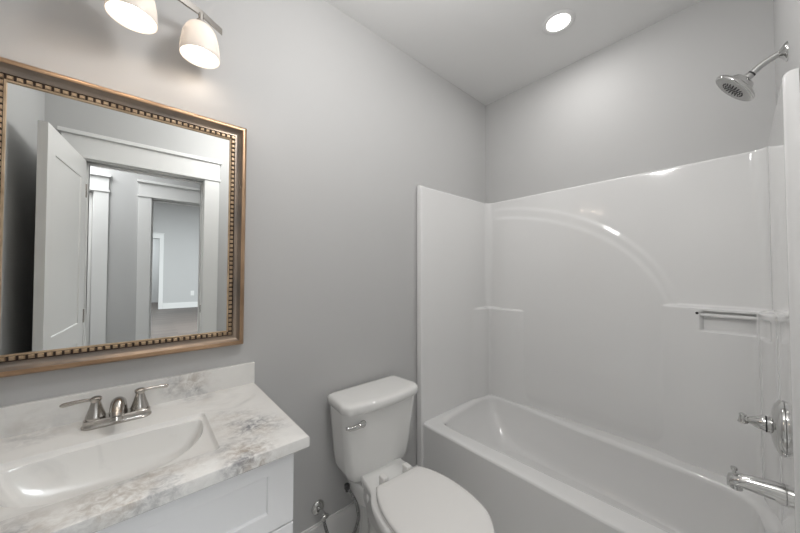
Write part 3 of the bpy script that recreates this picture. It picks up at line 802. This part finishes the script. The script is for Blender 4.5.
bm = bmesh.new(); loft(bm, lps, cap0=True, cap1=True); obj('tank_lid', bm, m_porc, TO, smooth=60)
# flush lever
bm = bmesh.new()
ly = -0.214
lathe(bm, [(0.019, 0.0), (0.019, 0.004), (0.017, 0.009), (0.016, 0.014), (0.012, 0.019), (0.0, 0.020)], (-0.140, ly, 0.619), (0, -1, 0), 28)
tube(bm, smoothpath([(-0.138, ly-0.017, 0.621), (-0.172, ly-0.020, 0.622), (-0.204, ly-0.020, 0.622), (-0.232, ly-0.014, 0.628)], 6), [0.012]*6+[0.011]*6+[0.0095]*4+[0.0065]*3, 14)
fl = obj('flush_lever', bm, m_chrome, TO, smooth=50); fl['label'] = 'chrome flush lever'
# bowl: loft of outlines, centre line along -y
def outline(pts, z_, n=96):
    """pts: list of (y_forward, halfwidth) -> closed smooth outline"""
    right = [(h, -y, z_) for y, h in pts]
    left = [(-h, -y, z_) for y, h in pts[::-1]]
    return [SKEW @ p for p in smoothpath(right+left, 6, True)]
SKEW = Matrix.Rotation(radians(-4.3), 4, 'Z')
rim = [(0.20, 0.098), (0.22, 0.118), (0.26, 0.124), (0.31, 0.135), (0.37, 0.168), (0.45, 0.186), (0.54, 0.188), (0.63, 0.168), (0.71, 0.125), (0.765, 0.055)]
def scaled(pts, sw, y0, y1):
    ya, yb = pts[0][0], pts[-1][0]
    return [(y0+(y-ya)/(yb-ya)*(y1-y0), h*sw) for y, h in pts]
lps = [outline(scaled(rim, 0.62, 0.10, 0.62), FZ), outline(scaled(rim, 0.60, 0.10, 0.61), 0.0), outline(scaled(rim, 0.55, 0.11, 0.58), 0.10), outline(scaled(rim, 0.60, 0.11, 0.62), 0.17),
       outline(scaled(rim, 0.78, 0.11, 0.70), 0.25), outline(scaled(rim, 0.93, 0.205, 0.785), 0.31), outline(scaled(rim, 0.985, 0.200, 0.805), 0.340), outline(scaled(rim, 0.985, 0.200, 0.808), 0.357), outline(scaled(rim, 0.95, 0.205, 0.80), 0.3635)]
bm = bmesh.new(); loft(bm, lps, cap0=True, cap1=True); obj('bowl', bm, m_porc, TO, smooth=60)
# deck that carries the tank
bm = bmesh.new(); dk = [(0.035, 0.12), (0.08, 0.155), (0.15, 0.165), (0.20, 0.150), (0.25, 0.130), (0.30, 0.135)]
loft(bm, [outline(scaled(dk, 0.65, 0.06, 0.25), 0.20), outline(scaled(dk, 0.75, 0.035, 0.27), 0.27), outline(scaled(dk, 0.80, 0.03, 0.28), 0.294), outline(scaled(dk, 0.80, 0.03, 0.28), 0.307), outline(scaled(dk, 0.76, 0.035, 0.275), 0.3115)], cap0=True, cap1=True)
obj('tank_deck', bm, m_porc, TO, smooth=60)
seat = [(0.335, 0.098), (0.341, 0.120), (0.36, 0.134), (0.40, 0.153), (0.47, 0.173), (0.55, 0.181), (0.63, 0.177), (0.71, 0.155), (0.77, 0.105), (0.805, 0.05)]
def seatl(s, z_, d=0): return outline([(y if i else y, max(h-d, 0.01)) for i, (y, h) in enumerate(scaled(seat, s, 0.345+d, 0.825-d))], z_)
bm = bmesh.new(); loft(bm, [seatl(0.985, 0.3645, 0.003), seatl(0.99, 0.366), seatl(0.99, 0.374), seatl(0.985, 0.3765, 0.003)], cap0=True, cap1=True); obj('seat_ring', bm, m_seat, TO, smooth=60)
bm = bmesh.new(); loft(bm, [seatl(1, 0.3775, 0.004), seatl(1, 0.380), seatl(1, 0.390), seatl(1, 0.394, 0.002), seatl(1, 0.3965, 0.007), [Vector((c_.x*0.85, (c_.y+0.58)*0.85-0.58, 0.3985)) for c_ in seatl(1, 0.39, 0.007)], [Vector((c_.x*0.5, (c_.y+0.58)*0.5-0.58, 0.3992)) for c_ in seatl(1, 0.39, 0.007)], [Vector((c_.x*0.02, (c_.y+0.58)*0.02-0.58, 0.3995)) for c_ in seatl(1, 0.39, 0.007)]], cap0=True, cap1=True); obj('seat_lid', bm, m_seat, TO, smooth=60)
for s in (-1, 1):
    bm = bmesh.new(); bx(bm, s*0.066-0.015, s*0.066+0.015, -0.343, -0.305, 0.362, 0.408); bm.transform(SKEW); obj('seat_hinge', bm, m_seat, TO, bevel=0.006)

# supply valve and hose
sv = thing('water_supply_valve', 'chrome angle stop valve on the wall left of the toilet', 'valve', (0.681, 0, 0.162))
bm = bmesh.new(); lathe(bm, [(0.034, 0.0), (0.034, 0.002), (0.031, 0.008), (0.018, 0.014), (0.012, 0.015)], (0, 0, 0), (0, -1, 0), 32); obj('escutcheon', bm, m_chrome, sv, smooth=40)
bm = bmesh.new(); lathe(bm, [(0.008, 0.0), (0.008, 0.03), (0.012, 0.031), (0.012, 0.062), (0.009, 0.064)], (0, -0.008, 0), (0, -1, 0), 20)
lathe(bm, [(0.009, 0), (0.009, 0.02), (0.012, 0.021), (0.012, 0.034)], (0, -0.050, 0), (0.15, 0, -1), 20)
obj('valve_body', bm, m_chrome, sv, smooth=40)
bm = bmesh.new(); l_ = []
for dd, s in ((0.0, 0.8), (0.003, 1), (0.011, 1), (0.014, 0.8)): l_.append([Vector((0.019*s*cos(2*pi*k/24), -0.070-dd, 0.011*s*sin(2*pi*k/24))) for k in range(24)])
loft(bm, l_, cap0=True, cap1=True); obj('oval_handle', bm, m_chrome, sv, smooth=50)
hs = smoothpath([(0.007, -0.052, -0.034), (0.010, -0.058, -0.062), (0.024, -0.08, -0.115), (0.060, -0.115, -0.150), (0.100, -0.155, -0.100), (0.119, -0.178, -0.020), (0.113, -0.178, 0.055), (0.092, -0.155, 0.112), (0.079, -0.142, 0.140)], 8)
bm = bmesh.new(); tube(bm, hs, 0.0076, 14); obj('supply_hose', bm, m_braid, sv, smooth=60)
bm = bmesh.new(); lathe(bm, [(0.008, 0), (0.0085, 0.012), (0.0135, 0.014), (0.0135, 0.032), (0.011, 0.034)], (0.080, -0.142, 0.116), (0, 0, 1), 10); o = obj('hose_nut', bm, m_dark, sv, smooth=30); o['label'] = 'dark plastic hose nut'

# outlet in the far room, seen in the mirror
ot = thing('wall_outlet', 'white wall outlet low on the far room wall, seen in the mirror', 'outlet', (1.32, LY, 0.42))
bm = bmesh.new(); bx(bm, -0.05, 0.05, 0, 0.006, -0.08, 0.08); obj('cover_plate', bm, m_trim, ot, bevel=0.002)
for z_ in (-0.03, 0.03):
    bm = bmesh.new(); bx(bm, -0.017, 0.017, 0.006, 0.008, z_-0.014, z_+0.014); obj('receptacle', bm, m_door, ot)

# ------------------------------------------------------------------ put the floor at z = 0
for o in list(C.objects):
    if o.parent is None and o.type != 'CAMERA': o.location.z += LIFT
